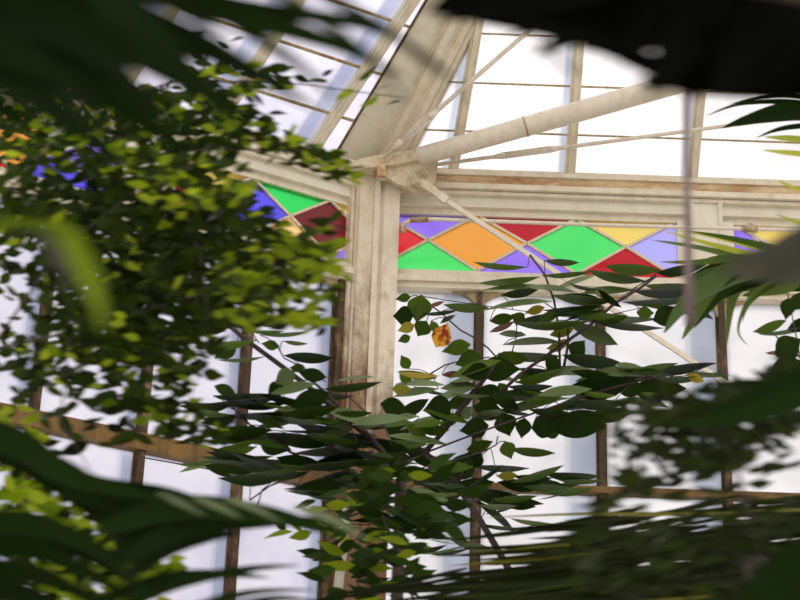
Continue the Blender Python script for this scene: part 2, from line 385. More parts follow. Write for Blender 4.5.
# --- corner pillar
pl = thing('iron_pillar', COR+V((.05, -.1, 0)), 'tall cream-painted corner pillar with brown stains between the two glass walls', 'pillar')
def pbox(nm, mat, fr, *bs, label=None):
    mb = MB()
    for b in bs: fr.box(mb, *b)
    return mb.build(nm, mat, pl, smooth=False, label=label)
mb = MB()
A0, A1 = LW.p(.17, .0, 0), LW.p(.17, .12, 0); B1, B0 = RW.p(.20, .12, 0), RW.p(.20, 0, 0)
core = [A0, A1, LW.p(-.02, .12, 0), B1, B0]
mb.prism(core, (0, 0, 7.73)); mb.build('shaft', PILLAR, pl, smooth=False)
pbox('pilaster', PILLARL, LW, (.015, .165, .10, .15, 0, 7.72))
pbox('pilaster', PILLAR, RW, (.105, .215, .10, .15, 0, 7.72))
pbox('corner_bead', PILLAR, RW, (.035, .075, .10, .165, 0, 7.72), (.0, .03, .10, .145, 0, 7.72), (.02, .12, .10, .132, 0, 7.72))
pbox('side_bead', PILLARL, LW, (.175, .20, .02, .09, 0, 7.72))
mb = MB()
LW.box(mb, .20, .245, -.04, .06, 3.2, 6.93); mb.build('rusty_jamb', OLDIRON, pl, smooth=False, label='flaking rusty strip down the left edge')
# cast gusset that takes the struts
mb = MB()
g0 = RW.p(.10, .16, 0)
def G(px, py, Y): return at(px, py, Y)
pts = [(377, 160), (400, 154), (424, 151), (438, 160), (436, 178), (430, 188), (415, 192), (402, 186), (388, 178), (378, 177)]
mb.prism([G(x, y, 11.74) for x, y in pts], (0, .05, 0))
mb.prism([G(x, y, 11.70) for x, y in [(344, 166), (362, 158), (400, 151), (424, 150), (430, 157), (398, 164), (380, 166), (352, 170)]], (0, .16, 0))
mb.prism([G(x, y, 11.68) for x, y in [(412, 184), (411, 179), (418, 176), (428, 181), (436, 187), (446, 196), (443, 201), (432, 193), (422, 187)]], (0, .03, 0))
mb.tube([G(383, 159, 11.66), G(383, 159, 11.8)], .018, 10); mb.tube([G(419, 182, 11.64), G(419, 182, 11.7)], .014, 10)
mb.build('gusset', GUSSET, pl, smooth=False, label='cast bracket at the pillar head')
mb = MB(); mb.prism([G(x, y, 11.72) for x, y in [(377, 160), (385, 161), (386, 178), (377, 177)]], (0, -.03, 0)); mb.build('bracket_end', RUSTY, pl, smooth=False)

# --- struts, rods and rail
def rod(name, label, cat, a, b, rad, mat=ROD):
    mb = MB(); mb.tube([a, b], rad, 12); t = thing(name, a, label, cat); mb.build('rod', mat, t); return t
st = thing('tubular_strut', at(424, 156, 11.6), 'thick round cream strut rising from the pillar head to the upper right', 'strut')
p0, p1 = at(418, 157, 11.6), at(760, 60, 11.2)
mb = MB(); mb.tube([p0+(p1-p0)*(k/6) for k in range(7)], [.066, .068, .072, .074, .074, .074, .074], 20); mb.build('tube', ROD, st)
q = p0+(p1-p0)*.316; dq = (p1-p0).normalized(); mb = MB(); mb.tube([q-dq*.006, q+dq*.006], .0765, 20); mb.build('joint_ring', LAP, st)
def tierod(name, label, a, b, r_, t0, t1):
    t = thing(name, a, label, 'tie rod'); mb = MB(); d = b-a
    mb.tube([a, b], r_, 10); mb.build('rod', ROD, t)
    dn = d.normalized(); sd = dn.cross(V((0, 1, 0))).normalized()
    mb = MB(); A = a+d*t0; B = a+d*t1
    mb.bar(A+sd*r_*1.3, B+sd*r_*1.3, r_*1.2, r_*.7, sd); mb.bar(A-sd*r_*1.3, B-sd*r_*1.3, r_*1.2, r_*.7, sd)
    mb.tube([A-dn*.05, A, A+dn*.03], [r_*1.05, r_*1.6, r_*1.6], 10); mb.tube([B-dn*.03, B, B+dn*.05], [r_*1.6, r_*1.6, r_*1.05], 10)
    mb.build('turnbuckle', ROD, t); return t
tierod('tie_rod', 'thin cream tie rod slanting steeply up across the hip', at(383, 158, 11.66), at(548, 14, 11.0), .016, .10, .30)
tierod('tie_rod', 'thin cream tie rod rising gently right below the thick strut', at(425, 166, 11.75), at(830, 112, 11.35), .014, .19, .32)
d0, d1 = at(439, 196, 11.6), at(842, 459, 11.94)
t = thing('diagonal_brace', d0, 'flat cream bar sloping down right across the stained glass and white panes', 'brace')
mb = MB(); mb.bar(d0, d1, .033, .022, (0, -1, 0)); mb.build('bar', ROD, t, smooth=False)
mb = MB(); mb.bar(at(439, 195.5, 11.6), at(447, 201, 11.6), .06, .04, (0, -1, 0)); mb.build('clevis', ROD, t, smooth=False)
t = thing('pipe_rail', at(404, 230, 11.7), 'slim cream pipe running level along the right stained glass band', 'pipe')
mb = MB(); mb.tube([at(402, 230, 11.85), at(403, 229, 11.72), at(405, 223, 11.68), at(411, 220, 11.66), at(430, 219, 11.66), at(600, 225, 11.66), at(830, 231, 11.66)], [.016, .018, .018, .018, .014, .014, .014], 10); mb.build('pipe', ROD, t)
mb = MB(); mb.tube([at(410, 220, 11.66), at(428, 219.3, 11.66)], .021, 10); mb.tube([at(402.5, 230.5, 11.85), at(402.5, 230.5, 11.64)], .024, 10); mb.build('elbow', LAP, t, label='dirty elbow fitting beside the pillar')
mb = MB(); mb.tube([at(743, 228.6, 11.66), at(757, 229, 11.66)], .027, 10); mb.tube([at(750, 229, 11.66), at(751, 224.5, 11.66)], .024, 10); mb.build('tee_fitting', LAP, t)
mb = MB(); mb.tube([at(750, 229, 11.66), at(754, 236, 11.7), at(764, 256, 11.9)], .017, 10); mb.build('outlet', ROD, t)
t = MB(); t.tube([at(347, 507, 11.6), at(343, 545, 11.6), at(336, 610, 11.6), at(320, 760, 11.6)], .032, 12); tag(t.build('downpipe', PIPE), 'pale grey vertical pipe in front of the pillar foot', 'pipe')
wp = [at(140, 457, 10.9), at(180, 464, 11.0), at(225, 472, 11.2), at(262, 479, 11.3)]
t = MB(); t.tube(wp, .004, 6); tag(t.build('wire', BARK), 'thin dark wire sagging below the brown left transom bar', 'wire')

# ------------------------------------------------------------------ foliage helpers
def axis(ang, tilt=0):     # direction from its angle in the picture plane plus a lean away from the viewer
    a = math.radians(ang); return (rt*math.cos(a)+up*math.sin(a)+fw*tilt).normalized()
def nrm(ax, phi):          # blade normal turned phi about the leaf axis, 0 = facing the viewer
    n = (-fw)-ax*(-fw).dot(ax); n.normalize(); b = ax.cross(n); return n*math.cos(phi)+b*math.sin(phi)
def inpoly(x, y, P):
    c = False
    for i in range(len(P)):
        (x1, y1), (x2, y2) = P[i], P[i-1]
        if (y1 > y) != (y2 > y) and x < (x2-x1)*(y-y1)/(y2-y1)+x1: c = not c
    return c
def spots(P, n):
    xs = [p[0] for p in P]; ys = [p[1] for p in P]; out = []
    while len(out) < n:
        x = R.uniform(min(xs), max(xs)); y = R.uniform(min(ys), max(ys))
        if inpoly(x, y, P): out.append((x, y))
    return out
def scatter(mb, P, n, Y, dY, Lr, wr, ang, sp, mis=(0,), prof='ov', tri=False, droop=.2, phi=1.2, seg=5):
    for x, y in spots(P, n):
        YY = Y+R.uniform(-dY, dY); L = R.uniform(*Lr)*pxm(YY); W = L*R.uniform(*wr); mi = R.choice(mis)
        b = at(x, y, YY); a0 = R.gauss(ang, sp)+(180 if R.random() < .5 else 0)
        for k in ((-48, 0, 48) if tri else (0,)):
            ax = axis(a0+k, R.uniform(-.5, .5)); mb.leaf(b, ax, nrm(ax, R.uniform(-phi, phi)), L, W, prof, droop, .15, seg, mi)
def blade(mb, pts, Y0, Y1, w, mi=0, phi=.5, prof='bl', sub=5):
    """long leaf blade along a bent line; pts in photo frame, distance going from Y0 to Y1"""
    n = len(pts); P = []
    for i in range((n-1)*sub+1):
        t = i/sub; k = min(int(t), n-2); u = t-k
        g = lambda j: V((pts[max(0, min(n-1, j))][0], pts[max(0, min(n-1, j))][1], 0))
        a, b, c, d = g(k-1), g(k), g(k+1), g(k+2)
        q = (b*2+(c-a)*u+(a*2-b*5+c*4-d)*u*u+(b*3-a-c*3+d)*u**3)*.5
        P.append(at(q.x, q.y, Y0+(Y1-Y0)*i/((n-1)*sub)))
    pr = PROF[prof]; vs = []; fs = []; m_ = len(P)
    for i, p in enumerate(P):
        t = i/(m_-1); x = t*(len(pr)-1); k = min(int(x), len(pr)-2); ww = (pr[k]+(pr[k+1]-pr[k])*(x-k))*w*pxm(Y0)/2
        ax = (P[min(i+1, m_-1)]-P[max(i-1, 0)]).normalized(); nn = nrm(ax, phi); sd = ax.cross(nn)
        vs += [p-sd*ww+nn*ww*.25, p, p+sd*ww+nn*ww*.25]
    for i in range(m_-1):
        a = i*3; fs += [(a, a+1, a+4, a+3), (a+1, a+2, a+5, a+4)]
    mb.add(vs, fs, mi)
def stem(mb, pts, Y0, Y1, w0, w1, k=7, mi=0):
    n = len(pts); mb.tube([at(p[0], p[1], Y0+(Y1-Y0)*i/(n-1)) for i, p in enumerate(pts)], [max(.0015, (w0+(w1-w0)*i/(n-1))*pxm(Y0)/2) for i in range(n)], k, mi)
def trunk(mb, px, py, Y, w, k=8, mi=0, lean=0):
    p = at(px, py, Y); g = V((p.x+lean, p.y, 0)); n = 7
    mb.tube([g+(p-g)*(i/(n-1))+V((.03*math.sin(i*2), .02*math.cos(i*1.7), 0)) for i in range(n)], [w*(1.5-.5*i/(n-1)) for i in range(n)], k, mi)

# ------------------------------------------------------------------ E: broad-leaved shrub in focus
LEAVES = """419,309,25,22,80,g 403,316,18,18,0,d 406,328,16,10,20,y 404,339,12,8,20,g 422,329,16,16,60,g 435,328,14,8,-60,g 448,319,14,4,30,s 456,348,26,14,15,g 468,360,24,18,20,g 466,308,36,8,0,g 440,313,30,4,10,d 403,298,14,8,10,g 437,304,14,4,10,r 405,362,14,10,-60,g 502,319,22,10,10,g 518,318,14,12,-30,g 502,327,22,6,25,r 536,310,18,8,15,y 540,318,36,8,8,d 509,281,50,7,8,g 500,267,44,5,0,g 520,288,60,5,3,s 518,303,54,5,12,s 520,293,30,8,5,d 545,325,50,8,0,g 512,334,22,6,-5,s 532,341,46,6,8,s 530,357,50,9,2,g 512,358,28,12,-10,g 500,369,36,22,0,d 476,372,26,16,10,d 452,374,18,6,5,r 552,365,16,14,60,d 558,333,12,8,20,y 556,347,14,10,30,y 418,375,30,8,-10,g 480,378,50,5,5,s 540,378,40,10,10,g
555,288,40,6,0,s 562,262,28,6,-5,g 570,274,44,5,2,g 616,278,48,8,-6,g 632,269,46,10,-3,g 606,291,44,7,2,s 582,300,50,9,-2,g 575,309,50,7,2,d 560,324,48,7,0,g 548,317,18,9,20,g 562,332,22,9,15,y 560,345,24,9,15,y 595,335,44,14,-20,s 578,348,18,16,50,d 617,318,80,8,-4,g 626,326,60,7,-3,d 612,319,28,9,10,g 646,313,16,12,0,g 676,293,70,10,-3,d 660,302,60,7,0,d 675,287,50,8,-4,g 683,270,44,10,5,d 668,315,28,18,20,d 592,361,50,12,-5,d 574,371,44,8,5,s 630,366,26,5,-4,s 648,369,40,7,6,g 688,367,46,8,8,d 612,372,40,8,10,s 590,374,30,8,0,d 695,378,16,8,-20,y 681,369,44,9,10,d 704,374,40,5,-3,g 655,368,36,8,5,g
438,408,26,22,10,d 412,409,34,12,25,d 416,392,36,6,8,s 452,394,42,6,15,s 398,433,24,20,-20,d 416,430,20,10,-30,g 434,430,26,10,0,g 425,421,40,5,10,s 405,439,16,8,0,s 418,440,50,5,-8,s 488,395,28,20,-10,d 503,390,14,10,-60,g 490,411,30,18,-15,d 474,428,26,18,10,d 466,412,14,12,40,s 506,425,22,20,-70,d 523,428,18,14,80,d 545,426,24,20,10,d 508,450,16,14,-70,g 532,452,36,9,-10,g 463,466,28,22,60,d 475,461,18,14,60,d 501,468,44,8,-5,d 507,476,18,8,0,y 430,480,40,14,-10,d 395,455,36,12,-15,d 520,485,40,12,-8,d 530,405,50,7,10,s 400,418,30,6,5,s 460,386,30,8,0,s
552,427,22,20,30,d 575,425,50,22,0,d 594,428,22,8,0,d 565,392,44,8,8,s 575,405,36,8,3,s 590,398,24,6,0,s 600,388,60,22,0,d 632,388,30,18,-20,d 660,387,44,16,-5,d 598,378,36,8,0,s 530,388,36,8,-4,d 640,402,40,6,-3,s 610,415,40,14,0,d 573,477,48,10,-8,d 532,478,30,8,-5,d 560,373,50,6,10,s 535,376,30,12,10,g 470,486,40,14,5,d 490,494,44,12,-8,d 445,494,40,14,10,d 548,488,40,9,-4,g 418,495,40,12,-10,d 515,502,34,12,-15,d 460,402,26,12,20,g 520,396,40,8,5,d 555,414,40,10,-5,d 600,404,46,10,4,d 585,416,36,12,-6,d 545,398,34,9,10,g 506,402,26,12,-30,d 450,420,20,10,30,g 480,446,24,10,20,g 640,378,44,7,4,g 680,380,40,7,-4,d 428,460,36,12,-15,d 408,448,34,10,-8,d"""
LEAVESL = """222,324,50,8,2,g 212,330,24,8,0,d 225,345,50,8,8,g 225,352,24,14,30,d 240,360,40,4,8,g 270,323,34,7,-5,g 265,332,30,4,-5,g 285,334,40,4,2,g 270,345,16,9,-10,g 295,343,20,4,-10,g 309,357,40,10,-4,d 297,368,14,8,0,d 313,375,24,12,-10,d 284,378,22,16,30,s 275,390,18,14,40,d 247,398,54,10,-4,d 225,390,20,10,-20,d 310,400,36,18,20,d 352,387,46,8,4,d 355,378,30,3,10,s 293,388,36,9,10,s 335,397,30,6,-5,d 260,415,60,8,0,d 348,415,40,9,-15,s 340,427,32,16,20,s 325,430,46,10,-10,d 365,425,40,8,-4,d 380,420,46,8,10,s 395,407,26,16,-15,d 370,455,80,10,-10,d 330,450,60,10,5,d 318,420,40,8,-5,d 405,376,14,12,-40,g 418,375,34,6,-8,y 420,383,40,5,3,s 402,389,18,10,0,y 245,402,56,8,2,d 275,445,30,20,-20,d 235,450,34,10,8,g 290,420,60,8,-3,g 260,465,60,14,5,d 330,465,60,10,3,d 220,420,30,12,10,d 375,465,50,7,0,g 345,478,20,14,30,s 285,475,40,8,8,d 300,440,50,14,-10,d 310,412,44,12,5,d 355,440,50,14,-5,d 340,460,50,14,10,d 300,462,40,14,-8,d 240,432,50,14,4,d 222,438,36,10,-6,d 252,480,50,12,6,d 228,470,40,12,-6,d 360,480,50,14,-8,d 320,486,44,14,6,d 385,445,40,12,-12,d 380,490,40,14,6,d 205,408,40,10,5,d 285,400,40,8,-10,d 262,438,40,10,12,g 330,440,44,10,-6,g 395,470,40,10,-6,d"""
STEMS = [([(512, 575), (495, 545), (480, 520), (455, 482), (440, 466), (425, 452)], 9.8, 10.3, 7, 5.5),
         ([(425, 452), (445, 430), (457, 414), (470, 395), (484, 380), (497, 362)], 10.3, 10.2, 5.5, 3.5),
         ([(425, 452), (418, 446), (410, 440)], 10.3, 10.3, 4, 2),
         ([(398, 466), (430, 451), (480, 432), (540, 411), (600, 391), (650, 378)], 10.2, 10.0, 2, 2),
         ([(413, 472), (435, 463), (455, 460), (480, 453), (496, 445), (498, 436)], 10.1, 10.1, 1.5, 1.5),
         ([(458, 482), (466, 462), (474, 440), (480, 415)], 10.2, 10.3, 4, 2),
         ([(419, 297), (440, 312), (460, 330), (475, 338), (488, 348), (497, 358)], 10.5, 10.4, 1.6, 1.8),
         ([(420, 296), (445, 300), (480, 305), (530, 312)], 10.5, 10.4, 1, .8),
         ([(430, 374), (445, 365), (460, 361), (490, 357)], 10.4, 10.4, 1.6, 1.2),
         ([(530, 255), (545, 275), (554, 300), (559, 330), (560, 366)], 10.4, 10.3, 2.2, 2.5),
         ([(564, 366), (568, 345), (568, 326)], 10.3, 10.3, 3, 2.2),
         ([(656, 276), (640, 288), (615, 303), (590, 325), (560, 346), (520, 374), (498, 395)], 10.3, 10.2, 3, 3.5),
         ([(512, 352), (516, 338), (517, 322)], 10.4, 10.4, 1.4, 1),
         ([(578, 320), (600, 317), (640, 308)], 10.3, 10.2, 1.2, .8), ([(545, 303), (562, 314), (582, 322)], 10.3, 10.3, 1.2, .8),
         ([(610, 377), (660, 378), (705, 374)], 10.1, 10.0, 1.4, 1)]
STEMSL = [([(404, 480), (385, 455), (370, 438), (345, 418), (310, 388), (280, 365), (246, 340), (226, 323)], 9.2, 9.1, 6.5, 4.5),
          ([(385, 455), (365, 430), (345, 412), (320, 388), (303, 372)], 9.2, 9.2, 4, 2.5),
          ([(240, 316), (250, 330), (259, 343)], 9.1, 9.1, 1.4, 1.2), ([(278, 347), (284, 358), (300, 366), (314, 374), (326, 382)], 9.1, 9.1, 1.6, 1.2),
          ([(350, 398), (366, 412), (383, 424), (392, 445)], 9.2, 9.2, 1.6, 1.4), ([(250, 500), (270, 486), (290, 478), (310, 470)], 9.0, 9.1, 1.6, 1.2),
          ([(258, 505), (262, 490), (285, 478)], 9.0, 9.1, 1.6, 1), ([(235, 410), (250, 425), (265, 432), (290, 452), (330, 470)], 9.1, 9.2, 2, 3),
          ([(284, 398), (290, 402), (300, 405)], 9.1, 9.1, 1, .8)]
def shrub(root, stems, leaves, tr, Yl, mats, fills=()):
    nod = []; brs = []
    for k, (pts, a, b, w0, w1) in enumerate(stems):
        mb = MB(); stem(mb, pts, a, b, w0, w1)
        if k == 0: trunk(mb, tr[0], tr[1], tr[2], tr[3])
        brs.append(mb.build('branch' if k else 'trunk', BARK if w0 > 3 else TWIG, root))
        for i in range(len(pts)-1):
            for u in (0, .33, .67, 1):
                x = pts[i][0]+(pts[i+1][0]-pts[i][0])*u; y = pts[i][1]+(pts[i+1][1]-pts[i][1])*u
                nod.append((x, y, a+(b-a)*(i+u)/(len(pts)-1), k))
    key = {'g': 0, 'd': 1, 's': 2, 'y': 3, 'r': 4}; fol = [MB() for _ in stems]
    near = lambda x, y: min(nod, key=lambda n_: (n_[0]-x)**2+(n_[1]-y)**2)
    for q in leaves.split():
        x, y, L, W, an, c = q.split(','); x, y, L, W, an = map(float, (x, y, L, W, an)); L *= 1.26 if W < .3*L else 1.14
        nx, ny, nY, nk = near(x, y); mb = fol[nk]
        Y = nY+R.uniform(-.25, .2)
        ca, sa = math.cos(math.radians(an)), math.sin(math.radians(an))
        e0 = (x-ca*L/2, y+sa*L/2); e1 = (x+ca*L/2, y-sa*L/2)
        if (e1[0]-nx)**2+(e1[1]-ny)**2 < (e0[0]-nx)**2+(e0[1]-ny)**2: e0, e1 = e1, e0; an += 180
        tw = max(W, .4*L) if W < .5*L else W; ph = math.acos(min(1, W/tw))
        if math.cos(math.radians(an)) < 0: ph = -ph
        if c == 's': ph = -ph
        ax = axis(an, R.uniform(-.25, .25))
        mb.leaf(at(e0[0], e0[1], Y), ax, nrm(ax, ph), L*pxm(Y), tw*pxm(Y)*1.12, 'el' if W < .45*L else 'ov', R.uniform(.02, .1), .12, 13, key[c])
        if (e0[0]-nx)**2+(e0[1]-ny)**2 < 30**2: mb.tube([at(nx, ny, nY), at((nx+e0[0])/2, (ny+e0[1])/2-2, (nY+Y)/2), at(e0[0], e0[1], Y)], .0028, 5, 5)
    for P, n in fills:
        for x, y in spots(P, n):
            nx, ny, nY, nk = near(x, y); Y = nY+R.uniform(-.3, .3); L = R.uniform(30, 54)*pxm(Y); W = L*R.uniform(.34, .46)
            an = R.gauss(0, 12)+(180 if x < nx else 0); ax = axis(an, R.uniform(-.3, .3)); ph = R.uniform(1.0, 1.4)*(1 if x >= nx else -1)*(1 if R.random() < .7 else -1)
            fol[nk].leaf(at(x, y, Y), ax, nrm(ax, ph), L, W, 'el', .08, .12, 11, R.choice((0, 0, 1, 1, 1, 2)))
    for b, mb in zip(brs, fol):
        if mb.v: mb.build('foliage', mats+[TWIG], b)
MATE = [LF[k] for k in 'gdsyr']
p = at(520, 590, 9.8)
sh1 = thing('broadleaf_shrub', (p.x, p.y, 0), 'broad-leaved shrub with dark forked stem in front of the right white panes', 'shrub')
shrub(sh1, STEMS, LEAVES, (512, 575, 9.8, .03), 10.2, MATE, [([(395, 380), (480, 370), (640, 365), (690, 385), (620, 410), (560, 415), (470, 430), (400, 430)], 22), ([(400, 455), (470, 480), (560, 480), (540, 510), (420, 510)], 22), ([(550, 285), (690, 275), (690, 310), (560, 325)], 12), ([(420, 500), (520, 500), (540, 560), (430, 560)], 22)])
mb = MB(); ax = axis(62, .1); mb.leaf(at(436, 347, 10.1), ax, nrm(ax, .2), 27*pxm(10.3), 20*pxm(10.3), 'ov', .1, .15, 14, 0, .06); mb.build('withered_leaf', WITHER, sh1, label='withered orange and red leaf')
p = at(404, 480, 9.2)
sh2 = thing('broadleaf_shrub', (p.x, p.y, 0), 'broad-leaved shrub whose thick dark branch leans up left across the pillar', 'shrub')
shrub(sh2, STEMSL, LEAVESL, (404, 480, 9.2, .03), 9.1, MATE, [([(200, 400), (300, 400), (400, 425), (410, 500), (330, 500), (210, 480)], 62), ([(320, 490), (430, 480), (430, 560), (330, 560)], 16)])
# shrub peeking in at the right edge
p = at(815, 420, 9.0)
sh3 = thing('broadleaf_shrub', (p.x, p.y, 0), 'shrub with a few large dark leaves at the right edge beside the shadowed pane', 'shrub')
shrub(sh3, [([(830, 440), (812, 380), (800, 357), (785, 345), (770, 330)], 9, 9.2, 3, 1.4), ([(800, 357), (795, 330), (788, 295), (784, 288)], 9.1, 9.2, 1.6, 1)],
      "787,309,20,14,80,d 771,327,32,10,15,g 786,331,44,5,10,g 776,352,18,4,8,r 790,347,30,24,30,d 785,372,36,26,30,d 798,300,20,14,60,d 800,325,24,12,20,d", (830, 440, 9, .02), 9.1, MATE)

# ------------------------------------------------------------------ A: climbing vine on the left
p = at(-40, 480, 6.2)
va = thing('climbing_vine', (p.x, p.y, 0), 'dense bright green climbing vine hanging over the left wall and its stained glass', 'vine')
mb = MB(); trunk(mb, -40, 480, 6.2, .03)
for pts in ([(-40, 480), (-10, 350), (60, 250), (150, 180), (230, 150), (300, 150)], [(-10, 350), (80, 330), (180, 300), (260, 280), (320, 262)], [(-40, 400), (0, 200), (80, 110), (180, 80), (300, 84), (405, 98)], [(150, 180), (200, 250), (210, 330), (190, 400)], [(60, 250), (70, 330), (60, 420), (90, 470)], [(200, 90), (206, 60), (200, 40), (182, 30)]):
    stem(mb, pts, 6.2, 5.8, 3.5, 1)
mb.build('vine_stems', BARK, va)
mb = MB()
dense = [(0, 95), (60, 75), (130, 85), (200, 95), (250, 112), (245, 140), (228, 150), (235, 185), (255, 205), (262, 225), (300, 250), (310, 280), (250, 320), (200, 325), (150, 365), (60, 355), (50, 300), (30, 250), (0, 240)]
scatter(mb, dense, 2300, 6.3, .5, (12, 22), (.42, .62), 0, 30, (0,)*11+(1,))
scatter(mb, [(90, 190), (230, 200), (250, 250), (240, 320), (150, 350), (80, 340), (60, 280)], 700, 6.9, .2, (14, 22), (.42, .62), 0, 32, (0,))
scatter(mb, [(0, 330), (60, 340), (200, 325), (215, 360), (190, 400), (235, 430), (215, 450), (140, 420), (60, 400), (0, 372)], 330, 6.2, .4, (14, 24), (.42, .6), 0, 24, (0, 0, 0, 0, 1))
scatter(mb, [(0, 240), (30, 250), (50, 300), (60, 345), (0, 340)], 40, 6.2, .4, (14, 22), (.45, .62), 0, 40, (0,))
scatter(mb, [(0, 370), (60, 385), (40, 500), (0, 480)], 60, 6.2, .4, (16, 24), (.45, .6), 0, 30, (0, 0, 1))
scatter(mb, [(55, 400), (150, 400), (190, 425), (120, 450), (60, 440)], 22, 6.2, .4, (16, 34), (.4, .5), 0, 25, (0,))
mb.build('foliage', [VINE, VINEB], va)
mb = MB()
scatter(mb, [(205, 95), (250, 105), (300, 130), (350, 160), (352, 180), (310, 178), (260, 150), (225, 140), (195, 130)], 150, 6, .3, (12, 22), (.38, .55), -8, 28, (0, 1, 0))
scatter(mb, [(180, 64), (225, 62), (300, 72), (308, 86), (230, 100), (180, 95)], 80, 6, .3, (13, 24), (.38, .55), -6, 26, (0, 0, 0, 1))
for x, y in ((318, 84), (332, 80), (350, 88), (326, 76), (362, 82), (378, 92), (390, 88), (402, 97), (215, 52), (205, 40), (232, 46), (190, 45), (240, 40), (185, 38)):
    scatter(mb, [(x-4, y-4), (x+4, y-4), (x+4, y+4), (x-4, y+4)], 1, 6, .1, (16, 26), (.3, .45), 0, 20, (0, 0, 1))
scatter(mb, [(235, 245), (290, 235), (335, 255), (345, 275), (320, 300), (330, 330), (280, 325), (225, 330), (215, 290)], 230, 5.8, .3, (14, 25), (.38, .55), 0, 24, (1, 1, 0))
scatter(mb, [(245, 205), (300, 225), (340, 215), (345, 240), (300, 245), (250, 235)], 34, 5.8, .3, (14, 26), (.38, .5), 0, 20, (0, 1))
scatter(mb, [(325, 235), (350, 262), (340, 275), (300, 270)], 14, 5.8, .3, (18, 30), (.38, .5), 0, 14, (1,))
scatter(mb, [(130, 155), (235, 160), (250, 185), (240, 210), (150, 205)], 120, 5.6, .3, (14, 24), (.4, .55), 0, 28, (1, 0, 0))
scatter(mb, [(0, 90), (100, 90), (180, 110), (130, 170), (0, 180)], 50, 5.6, .3, (14, 24), (.4, .55), 0, 28, (1, 0))
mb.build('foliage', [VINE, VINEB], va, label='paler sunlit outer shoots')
p = at(40, 640, 6.0)
vb = thing('low_vine', (p.x, p.y, 0), 'light green vine at bottom left behind the dark palm blades', 'vine')
mb = MB(); trunk(mb, 40, 620, 6.2, .02); stem(mb, [(40, 620), (60, 560), (90, 520), (150, 510)], 6.2, 6.0, 3, 1); mb.build('vine_stems', BARK, vb)
mb = MB(); scatter(mb, [(0, 480), (50, 490), (110, 520), (170, 560), (160, 600), (0, 600)], 420, 6.2, .4, (16, 28), (.4, .55), -5, 26, (1, 1, 0)); mb.build('foliage', [VINE, VINEB], vb)
p = at(420, 640, 8.4)
vc = thing('leafy_creeper', (p.x, p.y, 0), 'bright green creeper crossing the foot of the pillar', 'creeper')
mb = MB(); trunk(mb, 420, 620, 8.4, .02); stem(mb, [(420, 620), (400, 560), (380, 510), (420, 480), (470, 505)], 8.4, 8.4, 3, 1); mb.build('stems', BARK, vc)
mb = MB(); scatter(mb, [(270, 540), (300, 505), (340, 488), (400, 465), (440, 485), (480, 500), (470, 535), (420, 560), (400, 600), (330, 600), (310, 560)], 80, 8.4, .2, (18, 34), (.32, .46), -6, 18, (0, 1, 0, 0))
scatter(mb, [(352, 455), (430, 455), (450, 520), (400, 600), (352, 600)], 70, 8.5, .2, (20, 36), (.36, .5), 0, 22, (0,)); mb.build('foliage', [LF['d'], VINEB], vc)

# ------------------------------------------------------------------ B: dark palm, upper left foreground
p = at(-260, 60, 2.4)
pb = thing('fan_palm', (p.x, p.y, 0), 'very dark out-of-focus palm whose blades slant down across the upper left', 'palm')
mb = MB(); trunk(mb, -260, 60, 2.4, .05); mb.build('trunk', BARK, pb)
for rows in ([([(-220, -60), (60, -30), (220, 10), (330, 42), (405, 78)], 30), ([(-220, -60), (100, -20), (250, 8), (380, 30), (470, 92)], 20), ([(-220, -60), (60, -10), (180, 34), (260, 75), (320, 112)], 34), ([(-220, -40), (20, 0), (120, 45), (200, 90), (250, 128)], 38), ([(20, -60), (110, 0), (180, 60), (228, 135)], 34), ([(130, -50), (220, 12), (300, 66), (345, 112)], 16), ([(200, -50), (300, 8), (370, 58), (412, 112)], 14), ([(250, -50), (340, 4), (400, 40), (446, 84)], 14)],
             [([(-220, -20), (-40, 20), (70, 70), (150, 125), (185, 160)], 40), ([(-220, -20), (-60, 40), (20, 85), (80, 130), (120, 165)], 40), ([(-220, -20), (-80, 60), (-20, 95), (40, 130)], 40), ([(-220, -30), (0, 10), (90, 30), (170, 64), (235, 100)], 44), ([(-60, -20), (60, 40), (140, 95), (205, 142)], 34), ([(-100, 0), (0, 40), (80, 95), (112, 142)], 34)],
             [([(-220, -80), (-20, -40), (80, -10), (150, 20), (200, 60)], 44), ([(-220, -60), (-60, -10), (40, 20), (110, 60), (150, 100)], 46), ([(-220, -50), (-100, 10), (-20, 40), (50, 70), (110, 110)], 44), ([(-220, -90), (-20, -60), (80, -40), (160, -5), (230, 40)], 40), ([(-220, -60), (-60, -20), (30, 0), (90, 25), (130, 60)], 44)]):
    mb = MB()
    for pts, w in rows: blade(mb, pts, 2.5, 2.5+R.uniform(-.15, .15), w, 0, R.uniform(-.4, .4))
    mb.build('frond', PALMD, pb)

